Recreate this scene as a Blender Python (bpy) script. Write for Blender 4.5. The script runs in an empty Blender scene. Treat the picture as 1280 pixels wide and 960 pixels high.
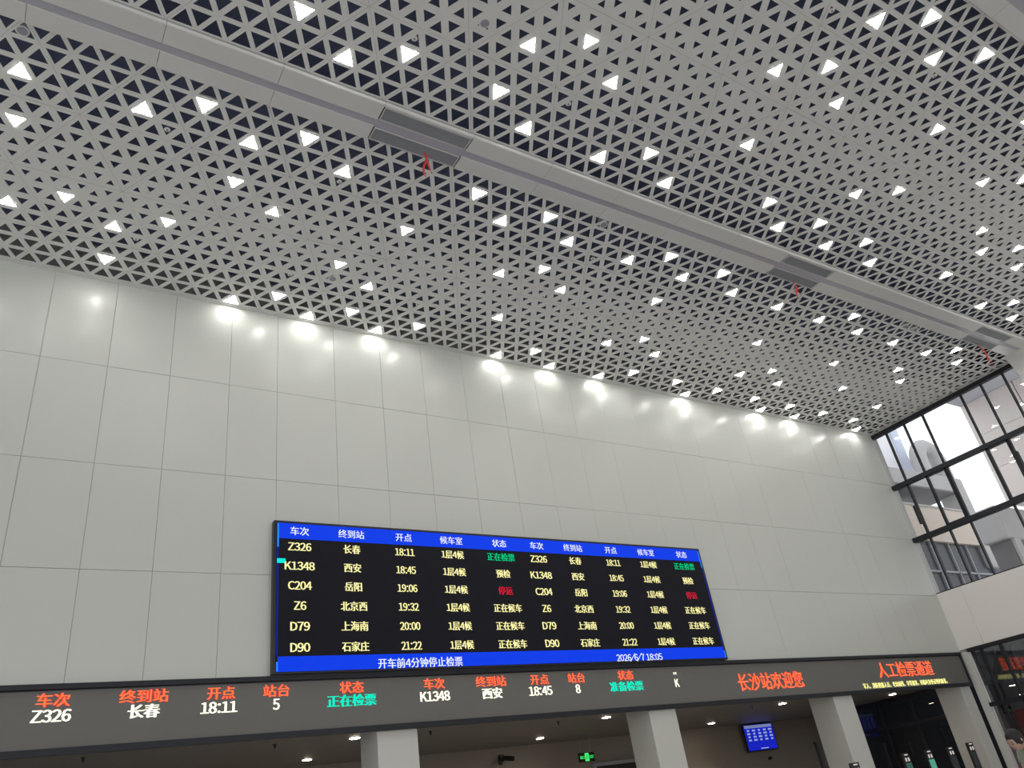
import bpy, bmesh, math, random
from mathutils import Matrix, Vector
random.seed(7)
SC = bpy.context.scene
COL = SC.collection

# ------------------------------------------------------------------ camera
EYE = 1.6
CR = ((0.84436464, -0.51713415, -0.14007366),
      (0.15746811, 0.48943294, -0.85770577),
      (0.51210561, 0.70215929, 0.494692))       # rows: camera right, camera down, camera forward in world axes
cam_d = bpy.data.cameras.new('camera')
cam = bpy.data.objects.new('camera', cam_d)
COL.objects.link(cam)
M = Matrix.Identity(4)
for r in range(3):
    M[r][0] = CR[0][r]; M[r][1] = -CR[1][r]; M[r][2] = -CR[2][r]
M[2][3] = EYE
cam.matrix_world = M
cam_d.sensor_width = 36.0
cam_d.lens = 972.57 / 1280 * 36.0
cam_d.clip_start = 0.05
cam_d.clip_end = 500
SC.camera = cam

# ------------------------------------------------------------------ world, exposure
SC.view_settings.view_transform = 'Standard'
SC.view_settings.look = 'None'
SC.view_settings.gamma = 1.0
SC.view_settings.use_curve_mapping = False
SC.view_settings.exposure = 0.0
W = bpy.data.worlds.new('overcast'); SC.world = W
W.use_nodes = True
bg = W.node_tree.nodes['Background']
bg.inputs[0].default_value = (0.95, 0.97, 1.0, 1)
bg.inputs[1].default_value = 1.6
LAMP_L = 52.0

# ------------------------------------------------------------------ materials
def mat(name, col, rough=0.6, metal=0.0, spec=0.5, emit=None, es=1.0, noise=0.0, nscale=3.0, bump=0.0, bscale=60.0):
    m = bpy.data.materials.new(name); m.use_nodes = True
    nt = m.node_tree; b = nt.nodes['Principled BSDF']
    b.inputs['Base Color'].default_value = (*col, 1)
    b.inputs['Roughness'].default_value = rough
    b.inputs['Metallic'].default_value = metal
    b.inputs['Specular IOR Level'].default_value = spec
    if emit:
        b.inputs['Emission Color'].default_value = (*emit, 1)
        b.inputs['Emission Strength'].default_value = es
    if noise or bump:
        tc = nt.nodes.new('ShaderNodeTexCoord')
    if noise:
        n = nt.nodes.new('ShaderNodeTexNoise'); n.inputs['Scale'].default_value = nscale; n.inputs['Detail'].default_value = 4
        r = nt.nodes.new('ShaderNodeMapRange')
        r.inputs['To Min'].default_value = 1 - noise; r.inputs['To Max'].default_value = 1 + noise
        mx = nt.nodes.new('ShaderNodeVectorMath'); mx.operation = 'SCALE'
        mx.inputs[0].default_value = col
        nt.links.new(tc.outputs['Object'], n.inputs['Vector'])
        nt.links.new(n.outputs['Fac'], r.inputs['Value'])
        nt.links.new(r.outputs['Result'], mx.inputs['Scale'])
        nt.links.new(mx.outputs['Vector'], b.inputs['Base Color'])
    if bump:
        n2 = nt.nodes.new('ShaderNodeTexNoise'); n2.inputs['Scale'].default_value = bscale
        bp = nt.nodes.new('ShaderNodeBump'); bp.inputs['Strength'].default_value = bump; bp.inputs['Distance'].default_value = 0.01
        nt.links.new(tc.outputs['Object'], n2.inputs['Vector'])
        nt.links.new(n2.outputs['Fac'], bp.inputs['Height'])
        nt.links.new(bp.outputs['Normal'], b.inputs['Normal'])
    return m

def glass_mat(name, tint, refl=1.0, ior=1.4):
    m = bpy.data.materials.new(name); m.use_nodes = True
    nt = m.node_tree; nt.nodes.clear()
    o = nt.nodes.new('ShaderNodeOutputMaterial'); mix = nt.nodes.new('ShaderNodeMixShader')
    t = nt.nodes.new('ShaderNodeBsdfTransparent'); t.inputs[0].default_value = (*tint, 1)
    g = nt.nodes.new('ShaderNodeBsdfGlossy'); g.inputs['Roughness'].default_value = 0.0
    g.inputs['Color'].default_value = (refl, refl, refl, 1)
    f = nt.nodes.new('ShaderNodeFresnel'); f.inputs['IOR'].default_value = ior
    nt.links.new(f.outputs[0], mix.inputs[0]); nt.links.new(t.outputs[0], mix.inputs[1])
    nt.links.new(g.outputs[0], mix.inputs[2]); nt.links.new(mix.outputs[0], o.inputs[0])
    return m

M_wall = mat('satin_wall_panel', (0.575, 0.583, 0.538), 0.27, spec=0.40, noise=0.015, nscale=0.7, bump=0.02, bscale=3.0)
M_joint = mat('joint_backing', (0.40, 0.40, 0.38), 0.8)  # grey of the backing that shows in the open panel joints
M_wall2 = mat('painted_wall', (0.80, 0.765, 0.715), 0.55, noise=0.02, nscale=0.6)
M_ceil = mat('perforated_metal_sheet', (0.73, 0.725, 0.70), 0.45, spec=0.4, noise=0.03, nscale=1.2)
M_ceil_b = mat('plain_ceiling_sheet', (0.60, 0.59, 0.57), 0.5)
M_beam = mat('beam_sheet', (0.68, 0.67, 0.645), 0.22, spec=0.6, noise=0.02, nscale=1.0)
M_groove = mat('groove_channel', (0.46, 0.45, 0.50), 0.15, spec=0.7)
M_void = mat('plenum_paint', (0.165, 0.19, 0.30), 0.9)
M_grille = mat('grille_metal', (0.30, 0.31, 0.33), 0.5)
M_grille_f = mat('grille_frame', (0.58, 0.57, 0.55), 0.4)
M_dark = mat('anthracite_frame', (0.018, 0.019, 0.024), 0.45, spec=0.3)
M_black = mat('black_plastic', (0.012, 0.012, 0.014), 0.45)
M_white = mat('white_plastic', (0.75, 0.75, 0.73), 0.4)
M_lampb = mat('lamp_housing_white', (0.8, 0.8, 0.78), 0.4)
M_lamp = mat('lamp_diffuser', (0.9, 0.9, 0.9), 0.4, emit=(1.0, 0.985, 0.95), es=LAMP_L)
M_floor = mat('polished_granite', (0.58, 0.57, 0.55), 0.25, noise=0.05, nscale=9)
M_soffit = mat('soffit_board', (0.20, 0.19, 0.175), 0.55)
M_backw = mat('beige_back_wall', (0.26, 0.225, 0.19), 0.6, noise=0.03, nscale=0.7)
M_pillar = mat('pillar_paint', (0.60, 0.585, 0.54), 0.5)
M_warm = mat('downlight_glow', (1, 1, 1), 0.4, emit=(1.0, 0.84, 0.66), es=60)
M_red_cloth = mat('red_ribbon', (0.62, 0.05, 0.05), 0.7)
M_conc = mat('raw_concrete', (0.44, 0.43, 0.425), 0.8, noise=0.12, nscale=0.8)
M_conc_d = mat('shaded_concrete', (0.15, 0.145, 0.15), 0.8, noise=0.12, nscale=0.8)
M_clad = mat('beige_cladding', (0.86, 0.79, 0.74), 0.6, noise=0.03, nscale=0.5)
M_clad2 = mat('tan_cladding', (0.60, 0.52, 0.44), 0.6, noise=0.04, nscale=0.5)
M_soff2 = mat('blue_grey_soffit', (0.70, 0.72, 0.80), 0.6)
M_dglass = mat('dark_building_glass', (0.03, 0.035, 0.045), 0.35, spec=0.3)
M_fr2 = mat('grey_alloy', (0.30, 0.31, 0.34), 0.5)
M_glass = glass_mat('window_glass', (0.95, 0.96, 0.97))
M_glass_d = glass_mat('tinted_glass', (0.34, 0.35, 0.37), ior=2.1)

M_glass_e = glass_mat('smoked_glass', (0.25, 0.26, 0.28), ior=1.4)
# ------------------------------------------------------------------ helpers
def link(name, me, m=None, parent=None, loc=None):
    o = bpy.data.objects.new(name, me); COL.objects.link(o)
    if m is not None and me is not None and len(me.materials) == 0: me.materials.append(m)
    if parent: o.parent = parent
    if loc: o.location = loc
    return o
def tag(o, label=None, cat=None, group=None, kind=None):
    if label: o['label'] = label
    if cat: o['category'] = cat
    if group: o['group'] = group
    if kind: o['kind'] = kind
    return o
def empty(name, loc=(0, 0, 0), rz=0.0):
    o = bpy.data.objects.new(name, None); COL.objects.link(o); o.location = loc; o.rotation_euler = (0, 0, rz)
    o.empty_display_size = 0.1
    return o
def mesh(vs, fs):
    me = bpy.data.meshes.new('m'); me.from_pydata(vs, [], fs); me.update(); return me
class MB:
    def __init__(s): s.v = []; s.f = []
    def box(s, x0, x1, y0, y1, z0, z1):
        n = len(s.v)
        s.v += [(x0, y0, z0), (x1, y0, z0), (x1, y1, z0), (x0, y1, z0), (x0, y0, z1), (x1, y0, z1), (x1, y1, z1), (x0, y1, z1)]
        s.f += [tuple(n + i for i in q) for q in ((0, 3, 2, 1), (4, 5, 6, 7), (0, 1, 5, 4), (1, 2, 6, 5), (2, 3, 7, 6), (3, 0, 4, 7))]
        return s
    def bar(s, a, b, w, h, up=(0, 0, 1)):
        a = Vector(a); b = Vector(b); d = (b - a).normalized(); u = Vector(up)
        sx = d.cross(u)
        if sx.length < 1e-5: sx = d.cross(Vector((1, 0, 0)))
        sx.normalize(); sy = sx.cross(d).normalized()
        n = len(s.v)
        for p in (a, b):
            for i, j in ((-1, -1), (1, -1), (1, 1), (-1, 1)):
                s.v.append(tuple(p + sx * (i * w / 2) + sy * (j * h / 2)))
        s.f += [tuple(n + i for i in q) for q in ((0, 1, 2, 3), (7, 6, 5, 4), (0, 4, 5, 1), (1, 5, 6, 2), (2, 6, 7, 3), (3, 7, 4, 0))]
        return s
    def cyl(s, a, b, r0, r1=None, n=12):
        r1 = r0 if r1 is None else r1
        a = Vector(a); b = Vector(b); d = (b - a).normalized()
        sx = d.orthogonal().normalized(); sy = d.cross(sx); k = len(s.v)
        for p, r in ((a, r0), (b, r1)):
            for i in range(n):
                t = 2 * math.pi * i / n
                s.v.append(tuple(p + sx * (r * math.cos(t)) + sy * (r * math.sin(t))))
        for i in range(n):
            j = (i + 1) % n
            s.f.append((k + i, k + j, k + n + j, k + n + i))
        s.f.append(tuple(k + i for i in reversed(range(n)))); s.f.append(tuple(k + n + i for i in range(n)))
        return s
    def prism(s, poly, axis, a, b):
        # poly in the two other axes, extruded along axis from a to b
        k = len(s.v); n = len(poly)
        for t in (a, b):
            for p in poly:
                s.v.append((t, p[0], p[1]) if axis == 0 else (p[0], t, p[1]) if axis == 1 else (p[0], p[1], t))
        for i in range(n):
            j = (i + 1) % n
            s.f.append((k + i, k + j, k + n + j, k + n + i))
        s.f.append(tuple(k + i for i in range(n))); s.f.append(tuple(k + n + i for i in reversed(range(n))))
        return s
    def me(s, fix=False, smooth=False):
        me = mesh(s.v, s.f)
        if fix:
            bm = bmesh.new(); bm.from_mesh(me); bmesh.ops.recalc_face_normals(bm, faces=bm.faces); bm.to_mesh(me); bm.free()
        if smooth:
            for p in me.polygons: p.use_smooth = True
        return me
    def build(s, name, m, parent=None, loc=None, fix=True, smooth=False):
        return link(name, s.me(fix, smooth), m, parent, loc)
def bevel(o, w, seg=2):
    b = o.modifiers.new('b', 'BEVEL'); b.width = w; b.segments = seg; b.limit_method = 'ANGLE'
    return o

# ================================================================== SETTING
ZC = 10.6          # ceiling height
XW = 22.05         # window wall
YW = 12.0          # white wall face
XL = -3.0
tag(MB().box(-14, 24, -20, 18, -0.3, 0.0).build('floor', M_floor), kind='structure')
tag(MB().box(-14.3, -14, -20, 18, 0, 1.0).box(-14.3, -14, -20, 18, 10.0, 11.6).box(-14.3, -14, 10.5, 18, 1.0, 10.0).box(-14.3, -14, -3.0, -2.6, 1.0, 10.0).build('wall_left', M_wall2), kind='structure')  # unseen wall, left open above the parapet to let in extra daylight

# --- white wall of separate sheet panels
wb = empty('wall_back', (0, YW, 0)); tag(wb, kind='structure')
link('backing', MB().box(-14, XW + 0.3, 0.03, 0.35, 4.07, 11.6).me(), M_joint, wb)
xs = [-4.0, -2.95, -2.0, -1.03, -0.07, 0.87, 1.81, 2.77, 3.60, 4.68, 5.64, 6.56, 7.51, 8.46, 9.38]
while xs[-1] < 21.3: xs.append(xs[-1] + 0.945)
xs[-1] = XW
zs = [4.07, 5.60, 7.23, 8.94, ZC + 0.02]
for i in range(len(xs) - 1):
    for j in range(4):
        w = xs[i + 1] - xs[i] - (0.005 if xs[i] < 8.9 else 0.0022); h = zs[j + 1] - zs[j] - 0.006
        o = MB().box(-w / 2, w / 2, 0, 0.03, -h / 2, h / 2).build('wall_panel', M_wall, wb,
            ((xs[i] + xs[i + 1]) / 2, random.uniform(-0.0012, 0.0012), (zs[j] + zs[j + 1]) / 2))
        o.rotation_euler = (random.uniform(-.0012, .0012), 0, random.uniform(-.0015, .0015))
MB().box(-14, -4.0, 0, 0.03, 4.07, ZC).build('wall_end_sheet', M_wall, wb)

# --- right wall (X = XW)
wr = empty('wall_right', (XW, 0, 0)); tag(wr, kind='structure')
for (a, b) in ((11.30, YW), (9.5, 11.293), (7.45, 9.493), (4.0, 7.443), (-20, 3.993)):
    MB().box(0, 0.35, a, b, 4.12, 5.65).build('spandrel_panel', M_wall2, wr)
MB().box(0.02, 0.35, -20, 17.9, ZC, 11.6).build('upper_band', M_wall2, wr)
MB().box(0, 0.35, -20, 3.0, 5.65, ZC).build('side_sheet', M_wall2, wr)
MB().box(-0.02, 0.2, 11.78, YW + 0.0, 0, 4.05).build('jamb_sheet', M_pillar, wr)

# --- ceiling: triangular perforated panels
A = 0.3528
ceil = empty('ceiling', (0, 0, ZC)); tag(ceil, kind='structure')
LAMPS = {
 (1,0,0):[7,15,31,39,55,63,87,111], (1,0,1):[-5,3,11,19,35,43,51,59,67,75,83,91,99,107,115],
 (1,1,0):[-5,11,27,43,59,107], (1,1,1):[15,39,47,79,95,111],
 (1,2,0):[-1,7,23,63,87,103], (1,2,1):[-5,3,27,43,59,67,83,91,115],
 (1,3,0):[3,19,27,35,51,67,75,83,91,99,107,115], (1,3,1):[15,23,31,47,55,63,79,95,103,119],
 (2,0,0):[55,63], (2,0,1):[51,59,75], (2,1,0):[51,67,83], (2,1,1):[47,55,79],
 (2,2,0):[31,71,87,95], (2,2,1):[27,35,51,67,91,99],
 (2,3,0):[11,19,27,43,59,67,75,91,107], (2,3,1):[15,31,39,47,63,71,79,103,111]}
BAY = {1: (7.247, 0.3105, 9.731), 2: (1.70, 0.30625, 4.15)}    # first row line, row height, middle seam
X0 = 0.055; HS = A / 2
TH = 0.008
def hole_scale(y, mid):
    d = min(1.0, abs(y - mid) / 2.45)
    return 0.31 + 0.42 * d ** 0.85
def lamp_scale(y, mid):
    return 0.58 + 0.17 * min(1.0, abs(y - mid) / 2.1)
def clip_poly(poly, ax, lim, sgn):
    out = []
    n = len(poly)
    for i in range(n):
        p, q = poly[i], poly[(i + 1) % n]
        dp = (lim - p[ax]) * sgn; dq = (lim - q[ax]) * sgn
        if dp >= 0: out.append(p)
        if (dp >= 0) != (dq >= 0):
            t = dp / (dp - dq)
            out.append(tuple(p[k] + (q[k] - p[k]) * t for k in range(2)))
    return out
def cells_of(typ, rows, h):
    # type 0: base on the low-y side, apex at +y; local frame: x centred, y from the low line
    cells = []
    for r in rows:
        if typ == 0:
            n = 4 - r; xl = -2 * A + r * HS
            for i in range(n): cells.append(((xl + i * A, r * h), (xl + (i + 1) * A, r * h), (xl + (i + .5) * A, (r + 1) * h), r * h + h / 3))
            for i in range(n - 1): cells.append(((xl + (i + .5) * A, (r + 1) * h), (xl + (i + 1) * A, r * h), (xl + (i + 1.5) * A, (r + 1) * h), r * h + 2 * h / 3))
        else:
            n = r + 1; xl = -r * HS - HS
            for i in range(n): cells.append(((xl + i * A, (r + 1) * h), (xl + (i + .5) * A, r * h), (xl + (i + 1) * A, (r + 1) * h), r * h + 2 * h / 3))
            for i in range(n - 1): cells.append(((xl + (i + .5) * A, r * h), (xl + (i + 1.5) * A, r * h), (xl + (i + 1) * A, (r + 1) * h), r * h + h / 3))
    return cells
def panel_mesh(bay, band, typ, lamp, xc=None):
    base, h, mid = BAY[bay]
    y0 = base + band * 4 * h
    rows = range(3) if (bay == 1 and band == 3) else range(4)
    vs, fs = [], []
    lim = XW - 0.05
    k = 0.9972
    cy_l = h * (4 / 3 if typ == 0 else 8 / 3)
    ccy = cy_l
    def add(poly, z=None):
        if xc is not None: poly2 = clip_poly(poly, 0, lim - xc, 1)
        else: poly2 = poly
        if len(poly2) < 3: return
        # shrink the whole panel a little for the open joints
        n = len(vs)
        for p in poly2: vs.append((p[0] * k, ccy + (p[1] - ccy) * k, 0.0))
        fs.append(tuple(range(n, n + len(poly2))))
    def wallq(p, q, flip=False):
        if xc is not None:
            if p[0] + xc > lim and q[0] + xc > lim: return
            if p[0] + xc > lim or q[0] + xc > lim:
                a, b = (p, q) if p[0] + xc <= lim else (q, p)
                t = (lim - xc - a[0]) / (b[0] - a[0]); c = (lim - xc, a[1] + (b[1] - a[1]) * t)
                p, q = (a, c) if a is p else (c, a)
        n = len(vs)
        for (s, z) in ((p, 0), (q, 0), (q, TH), (p, TH)):
            vs.append((s[0] * k, ccy + (s[1] - ccy) * k, z))
        fs.append((n, n + 1, n + 2, n + 3))
    for (a, b, c, cy) in cells_of(typ, rows, h):
        s = hole_scale(y0 + cy, mid)
        ctr = ((a[0] + b[0] + c[0]) / 3, (a[1] + b[1] + c[1]) / 3)
        if lamp and abs(ctr[0]) < 0.01 and abs(ctr[1] - cy_l) < 0.05: s = lamp_scale(y0 + cy, mid) + 0.03
        T = (a, b, c)
        H = tuple((ctr[0] + (p[0] - ctr[0]) * s, ctr[1] + (p[1] - ctr[1]) * s) for p in T)
        for i in range(3):
            j = (i + 1) % 3
            add([T[i], T[j], H[j], H[i]])
            wallq(H[i], H[j])
    me = mesh(vs, fs)
    bm = bmesh.new(); bm.from_mesh(me); bmesh.ops.remove_doubles(bm, verts=bm.verts, dist=0.0004)
    for f in bm.faces:
        if abs(f.normal.z) > 0.5 and f.normal.z > 0: f.normal_flip()
    bm.to_mesh(me); bm.free()
    me.materials.append(M_ceil)
    return me
cache = {}
for bay in (1, 2):
    base, h, mid = BAY[bay]
    for band in range(4):
        y0 = base + band * 4 * h
        for typ in (0, 1):
            par = 7 if (band + typ) % 2 == 0 else 3
            lamps = set(LAMPS[(bay, band, typ)])
            idx = par - 24
            while True:
                xc = X0 + HS * idx
                if xc > XW + 2 * A - 0.05: break
                if xc > -2.9:
                    lm = idx in lamps
                    if xc + 2 * A > XW - 0.06:
                        me = panel_mesh(bay, band, typ, lm, xc)
                    else:
                        key = (bay, band, typ, lm)
                        if key not in cache: cache[key] = panel_mesh(*key)
                        me = cache[key]
                    if len(me.polygons):
                        link('ceiling_panel', me, None, ceil, (xc, y0, random.uniform(0, 0.0015)))
                idx += 8
Y_END = BAY[1][0] + 15 * BAY[1][1]
MB().box(-14, XW, Y_END + 0.004, YW, 0, 0.04).build('edge_strip', M_ceil, ceil)
MB().box(XW - 0.05, XW + 0.02, 1.0, YW, -0.002, 0.04).build('window_edge_strip', M_ceil, ceil)
MB().box(XL - 11, XL, 1.0, YW, 0, 0.04).build('plain_sheet', M_ceil_b, ceil)
MB().box(XL - 11, XW + 0.3, -20, 1.09, 0, 1.0).build('plain_sheet', M_ceil_b, ceil)
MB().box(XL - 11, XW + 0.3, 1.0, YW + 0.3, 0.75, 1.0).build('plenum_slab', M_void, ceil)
MB().box(XW + 0.02, XW + 0.06, 1.0, YW, 0.04, 0.75).build('plenum_light_stop', M_void, ceil)  # unseen closure added to stop light leaking into the plenum

# --- the two beams under the ceiling
def beam(name, ynear, yfar, grilles, flip, xa, xb):
    b = empty(name, (0, 0, ZC)); tag(b, kind='structure')
    D = -0.045
    yn, yf = ynear, yfar
    s0, s1 = (yn + 0.30, yn + 0.43)
    pitch = 1.4247
    x = 3.455 - pitch * 5
    while x < xb - 0.05:
        x2 = min(x + pitch, xb)
        g = any(abs(x - q) < 0.2 for q in grilles)
        r = 0.032
        # near strip with rolled edge
        prof = [(yn, 0.03), (yn, D + r)]
        for k in range(1, 6):
            t = math.pi / 2 * k / 5
            prof.append((yn + r - r * math.cos(t), D + r - r * math.sin(t)))
        prof += [((yn + 0.055) if g else s0, D), ((yn + 0.055) if g else s0, D + 0.02), (yn + 0.04, D + 0.03), (yn + 0.03, 0.03)]
        o = MB().prism(prof, 0, x + 0.003, x2 - 0.003).build('near_sheet', M_beam, b)
        if not g:
            MB().box(x + 0.003, x2 - 0.003, s1, yf, D, D + 0.02).build('far_sheet', M_beam, b)
        MB().box(x + 0.003, x2 - 0.003, yf - 0.015, yf, D + 0.02, 0.03).build('side_sheet', M_beam, b)
        x = x2
    MB().box(3.455 - pitch * 5, xb, s0 - 0.01, s1 + 0.01, D + 0.02, D + 0.03).build('groove_channel', M_groove, b)
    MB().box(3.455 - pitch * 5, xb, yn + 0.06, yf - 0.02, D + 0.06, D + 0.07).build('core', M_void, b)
    return b
beam('ceiling_beam', 6.61, 7.30, (3.455, 12.003, 19.127), False, 0, 21.45)
b2 = beam('ceiling_beam', 1.00, 1.69, (), True, 0, 21.45)
# swept end of the beam turning down into the pilaster beside the window
pil = empty('pilaster', (XW, 0, 0)); tag(pil, kind='structure')
R = 0.62
prof = [(-R, ZC), (-R, ZC - 0.045)]
for k in range(1, 9):
    t = math.pi / 2 * k / 8
    prof.append((-R + (R - 0.15) * math.sin(t), ZC - 0.045 - (R - 0.15) * (1 - math.cos(t))))
prof += [(-0.15, 0), (0.3, 0), (0.3, ZC)]
bevel(MB().prism([(p[0], p[1]) for p in prof], 1, 6.45, 7.44).build('pilaster_sheet', M_beam, pil), 0.02)

# --- soffit zone beneath the LED band
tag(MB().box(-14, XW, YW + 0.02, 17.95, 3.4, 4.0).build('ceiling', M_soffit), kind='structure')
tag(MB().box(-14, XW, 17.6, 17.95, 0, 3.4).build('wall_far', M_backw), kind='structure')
tag(MB().box(13.45, 15.2, 17.52, 17.6, 0, 2.74).build('door_1', M_black), kind='structure')
DF = bpy.data.objects['door_1']
MB().box(13.37, 13.45, 17.5, 17.6, 0, 2.82).build('door_frame', M_fr2, DF)
MB().box(15.2, 15.28, 17.5, 17.6, 0, 2.82).build('door_frame', M_fr2, DF)
MB().box(13.45, 15.2, 17.5, 17.6, 2.74, 2.82).build('door_frame', M_fr2, DF)

# ================================================================== WINDOW WALL
win = empty('window_1', (XW, 0, 0)); tag(win, kind='structure')
ms = [11.54, 10.92, 10.30, 9.08, 8.47, 7.85]
T1, T2, TT, SB = 8.83, 7.20, 10.52, 5.65
MB().box(-0.02, 0.12, 7.45, YW, TT - 0.045, ZC).build('head', M_dark, win)
bevel(MB().box(-0.05, 0.12, 7.45, YW, T1 - 0.065, T1 + 0.065).build('transom', M_dark, win), .006)
bevel(MB().box(-0.09, 0.12, 7.45, YW, T2 - 0.065, T2 + 0.065).build('transom', M_dark, win), .006)
MB().box(0.02, 0.12, 7.45, YW, SB, SB + 0.03).build('sill_rail', M_dark, win)
wide = {(1, 10.30), (1, 9.08)}
for y in ms:
    for r, (a, b) in enumerate(((T1 + .06, TT - .04), (T2 + .06, T1 - .06), (SB + .02, T2 - .06))):
        if r == 0 and y == 9.69: continue
        w = 0.075 if (r, round(y, 2)) in wide else 0.052 if r == 1 else 0.04
        MB().box(0.0, 0.1, y - w / 2, y + w / 2, a, b).build('mullion', M_dark, win)
# opening sashes in the middle row
def sash(y0, y1):
    s = empty('sash', (0, 0, 0)); s.parent = win
    fm = MB()
    a, b = T2 + .065, T1 - .065
    for q in (y0 + 0.035, y1 - 0.035): fm.box(-0.03, 0.05, q - 0.022, q + 0.022, a, b)
    fm.box(-0.03, 0.05, y0 + .013, y1 - .013, a, a + .045); fm.box(-0.03, 0.05, y0 + .013, y1 - .013, b - .045, b)
    fm.build('sash_frame', M_dark, s, fix=False)
    return s
s1 = sash(10.30, 10.92); s2 = sash(8.47, 9.08)
MB().box(-0.06, -0.02, 10.86, 10.88, 7.75, 7.92).build('sash_handle', M_dark, s1)
ch = MB().box(-0.12, -0.02, 11.52, 11.58, 7.55, 8.1).build('window_opener', M_dark, win)
ch = MB().box(-0.14, -0.02, 8.36, 8.46, 7.7, 8.35).build('window_opener', M_dark, win)
edges = sorted([7.45] + ms + [YW - 0.0])
for i in range(len(edges) - 1):
    for (a, b) in ((T1 + .06, TT - .04), (T2 + .06, T1 - .06), (SB + .02, T2 - .06)):
        w = edges[i + 1] - edges[i] - 0.03
        MB().box(0.055, 0.061, edges[i] + .015, edges[i + 1] - .015, a, b).build('pane', M_glass, win)

w2 = empty('window_2', (XW, 0, 0)); tag(w2, kind='structure')
MB().box(-0.04, 0.14, 6.0, YW - 0.2, 4.03, 4.12).build('head', M_dark, w2)
MB().box(-0.03, 0.12, 6.0, 11.8, 2.66, 2.76).build('transom', M_dark, w2)
for y in (11.46, 10.93, 9.95, 8.97, 8.0, 7.0):
    MB().box(0, 0.1, y - 0.028, y + 0.028, 0, 4.03).build('mullion', M_dark, w2)
ed = [11.78, 11.46, 10.93, 9.95, 8.97, 8.0, 7.0, 6.0]
for i in range(len(ed) - 1):
    for a, b in ((0.0, 2.66), (2.76, 4.03)):
        MB().box(0.05, 0.056, ed[i + 1] + .02, ed[i] - .02, a, b).build('pane', M_glass_d, w2)
tag(MB().box(XW, XW + .35, -20, 6.0, 0, 4.12).build('wall_side', M_wall2), kind='structure')
w3 = empty('window_3', (XW, 0, 0)); tag(w3, kind='structure')       # glazing that carries on beneath the soffit
MB().box(-0.03, 0.12, 12.0, 16.0, 3.30, 3.398).build('head', M_dark, w3)
MB().box(-0.03, 0.12, 12.0, 16.0, 2.62, 2.70).build('transom', M_dark, w3)
for y in (12.9, 13.95, 15.0):
    MB().box(0, 0.1, y - 0.035, y + 0.035, 0, 3.3).build('mullion', M_dark, w3)
ed = [12.0, 12.9, 13.95, 15.0, 16.0]
for i in range(len(ed) - 1):
    for a, b in ((0.0, 2.62), (2.70, 3.30)):
        MB().box(0.05, 0.056, ed[i] + .03, ed[i + 1] - .03, a, b).build('pane', M_glass_e, w3)

# ================================================================== pillars
pl = ['white square pillar under the LED strip, leftmost', 'white square pillar under the LED strip, left of the blue screen',
      'white square pillar under the LED strip, right of the blue screen', 'white square pillar under the right end of the LED strip']
for i, x in enumerate((5.19, 10.70, 16.20, 21.42)):
    p = bevel(MB().box(0, 0.68 if i < 3 else 0.46, 0, 0.68, 0, 3.4).build('pillar', M_pillar, None, (x, YW + 0.03, 0)), 0.012)
    tag(p, pl[i], 'pillar')
    MB().box(-0.012, (0.68 if i < 3 else 0.46) + 0.012, -0.012, 0.692, 0, 0.12).build('skirting', M_fr2, p)

# ================================================================== AIR GRILLES in the beam
gl = {3.455: 'above the first red streamer', 12.003: 'in the middle of the beam', 19.127: 'at the far right end of the beam'}
for gx, where in gl.items():
    for side, (ya, yb) in (('upper', (6.672, 6.90)), ('lower', (7.055, 7.285))):
        g = empty('air_grille', (gx, ya, ZC - 0.045))
        tag(g, '%s dark grey air grille %s' % (side, where), 'grille', 'air grilles in the beam')
        w = 1.386; d = yb - ya
        MB().box(0.02, 0.02 + w, 0, 0.012, -0.004, 0.02).box(0.02, 0.02 + w, d - 0.012, d, -0.004, 0.02) \
            .box(0.02, 0.034, 0.012, d - 0.012, -0.004, 0.02).box(w + 0.006, w + 0.02, 0.012, d - 0.012, -0.004, 0.02) \
            .build('frame', M_grille_f, g, fix=False)
        for k in range(9):
            q = 0.02 + (d - 0.04) * (k + 0.5) / 9
            sl = MB().bar((0.034, q, 0.008), (w + 0.006, q, 0.008), 0.013, 0.004, (0, 0.35, 1)).build('slat', M_grille, g)
        MB().box(0.03, w + 0.01, 0.01, d - 0.01, 0.022, 0.028).build('backing', M_grille, g, fix=False)

# ================================================================== CEILING LAMPS
ORD = ['first', 'second', 'third', 'fourth', 'fifth', 'sixth', 'seventh', 'eighth', 'ninth', 'tenth', 'eleventh', 'twelfth',
       'thirteenth', 'fourteenth', 'fifteenth', 'sixteenth']
def tri_pts(typ, s, h):
    if typ == 0: P = [(-HS, -h / 3), (HS, -h / 3), (0, 2 * h / 3)]
    else: P = [(-HS, h / 3), (0, -2 * h / 3), (HS, h / 3)]
    return [(p[0] * s, p[1] * s) for p in P]
lm = {}
def lamp_meshes(bay, typ, S):
    h = BAY[bay][1]
    a = MB().prism(tri_pts(typ, S - 0.012, h), 2, -0.004, 0.004).me(fix=True); a.materials.append(M_lamp)
    o_, i_ = tri_pts(typ, S + 0.02, h), tri_pts(typ, S - 0.005, h)
    vs = [(p[0], p[1], z) for z in (-0.002, 0.10) for P in (o_, i_) for p in P]
    fs = []
    for i in range(3):
        j = (i + 1) % 3
        fs += [(i, j, 3 + j, 3 + i), (6 + i, 6 + j, j, i), (3 + i, 3 + j, 9 + j, 9 + i)]
    fs.append((6, 7, 8))
    b = mesh(vs, fs)
    bm = bmesh.new(); bm.from_mesh(b); bmesh.ops.recalc_face_normals(bm, faces=bm.faces); bm.to_mesh(b); bm.free()
    b.materials.append(M_lampb)
    return a, b
rows1 = [(1, 3, 1), (1, 3, 0), (1, 2, 1), (1, 2, 0), (1, 1, 1), (1, 1, 0), (1, 0, 1), (1, 0, 0)]
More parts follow.
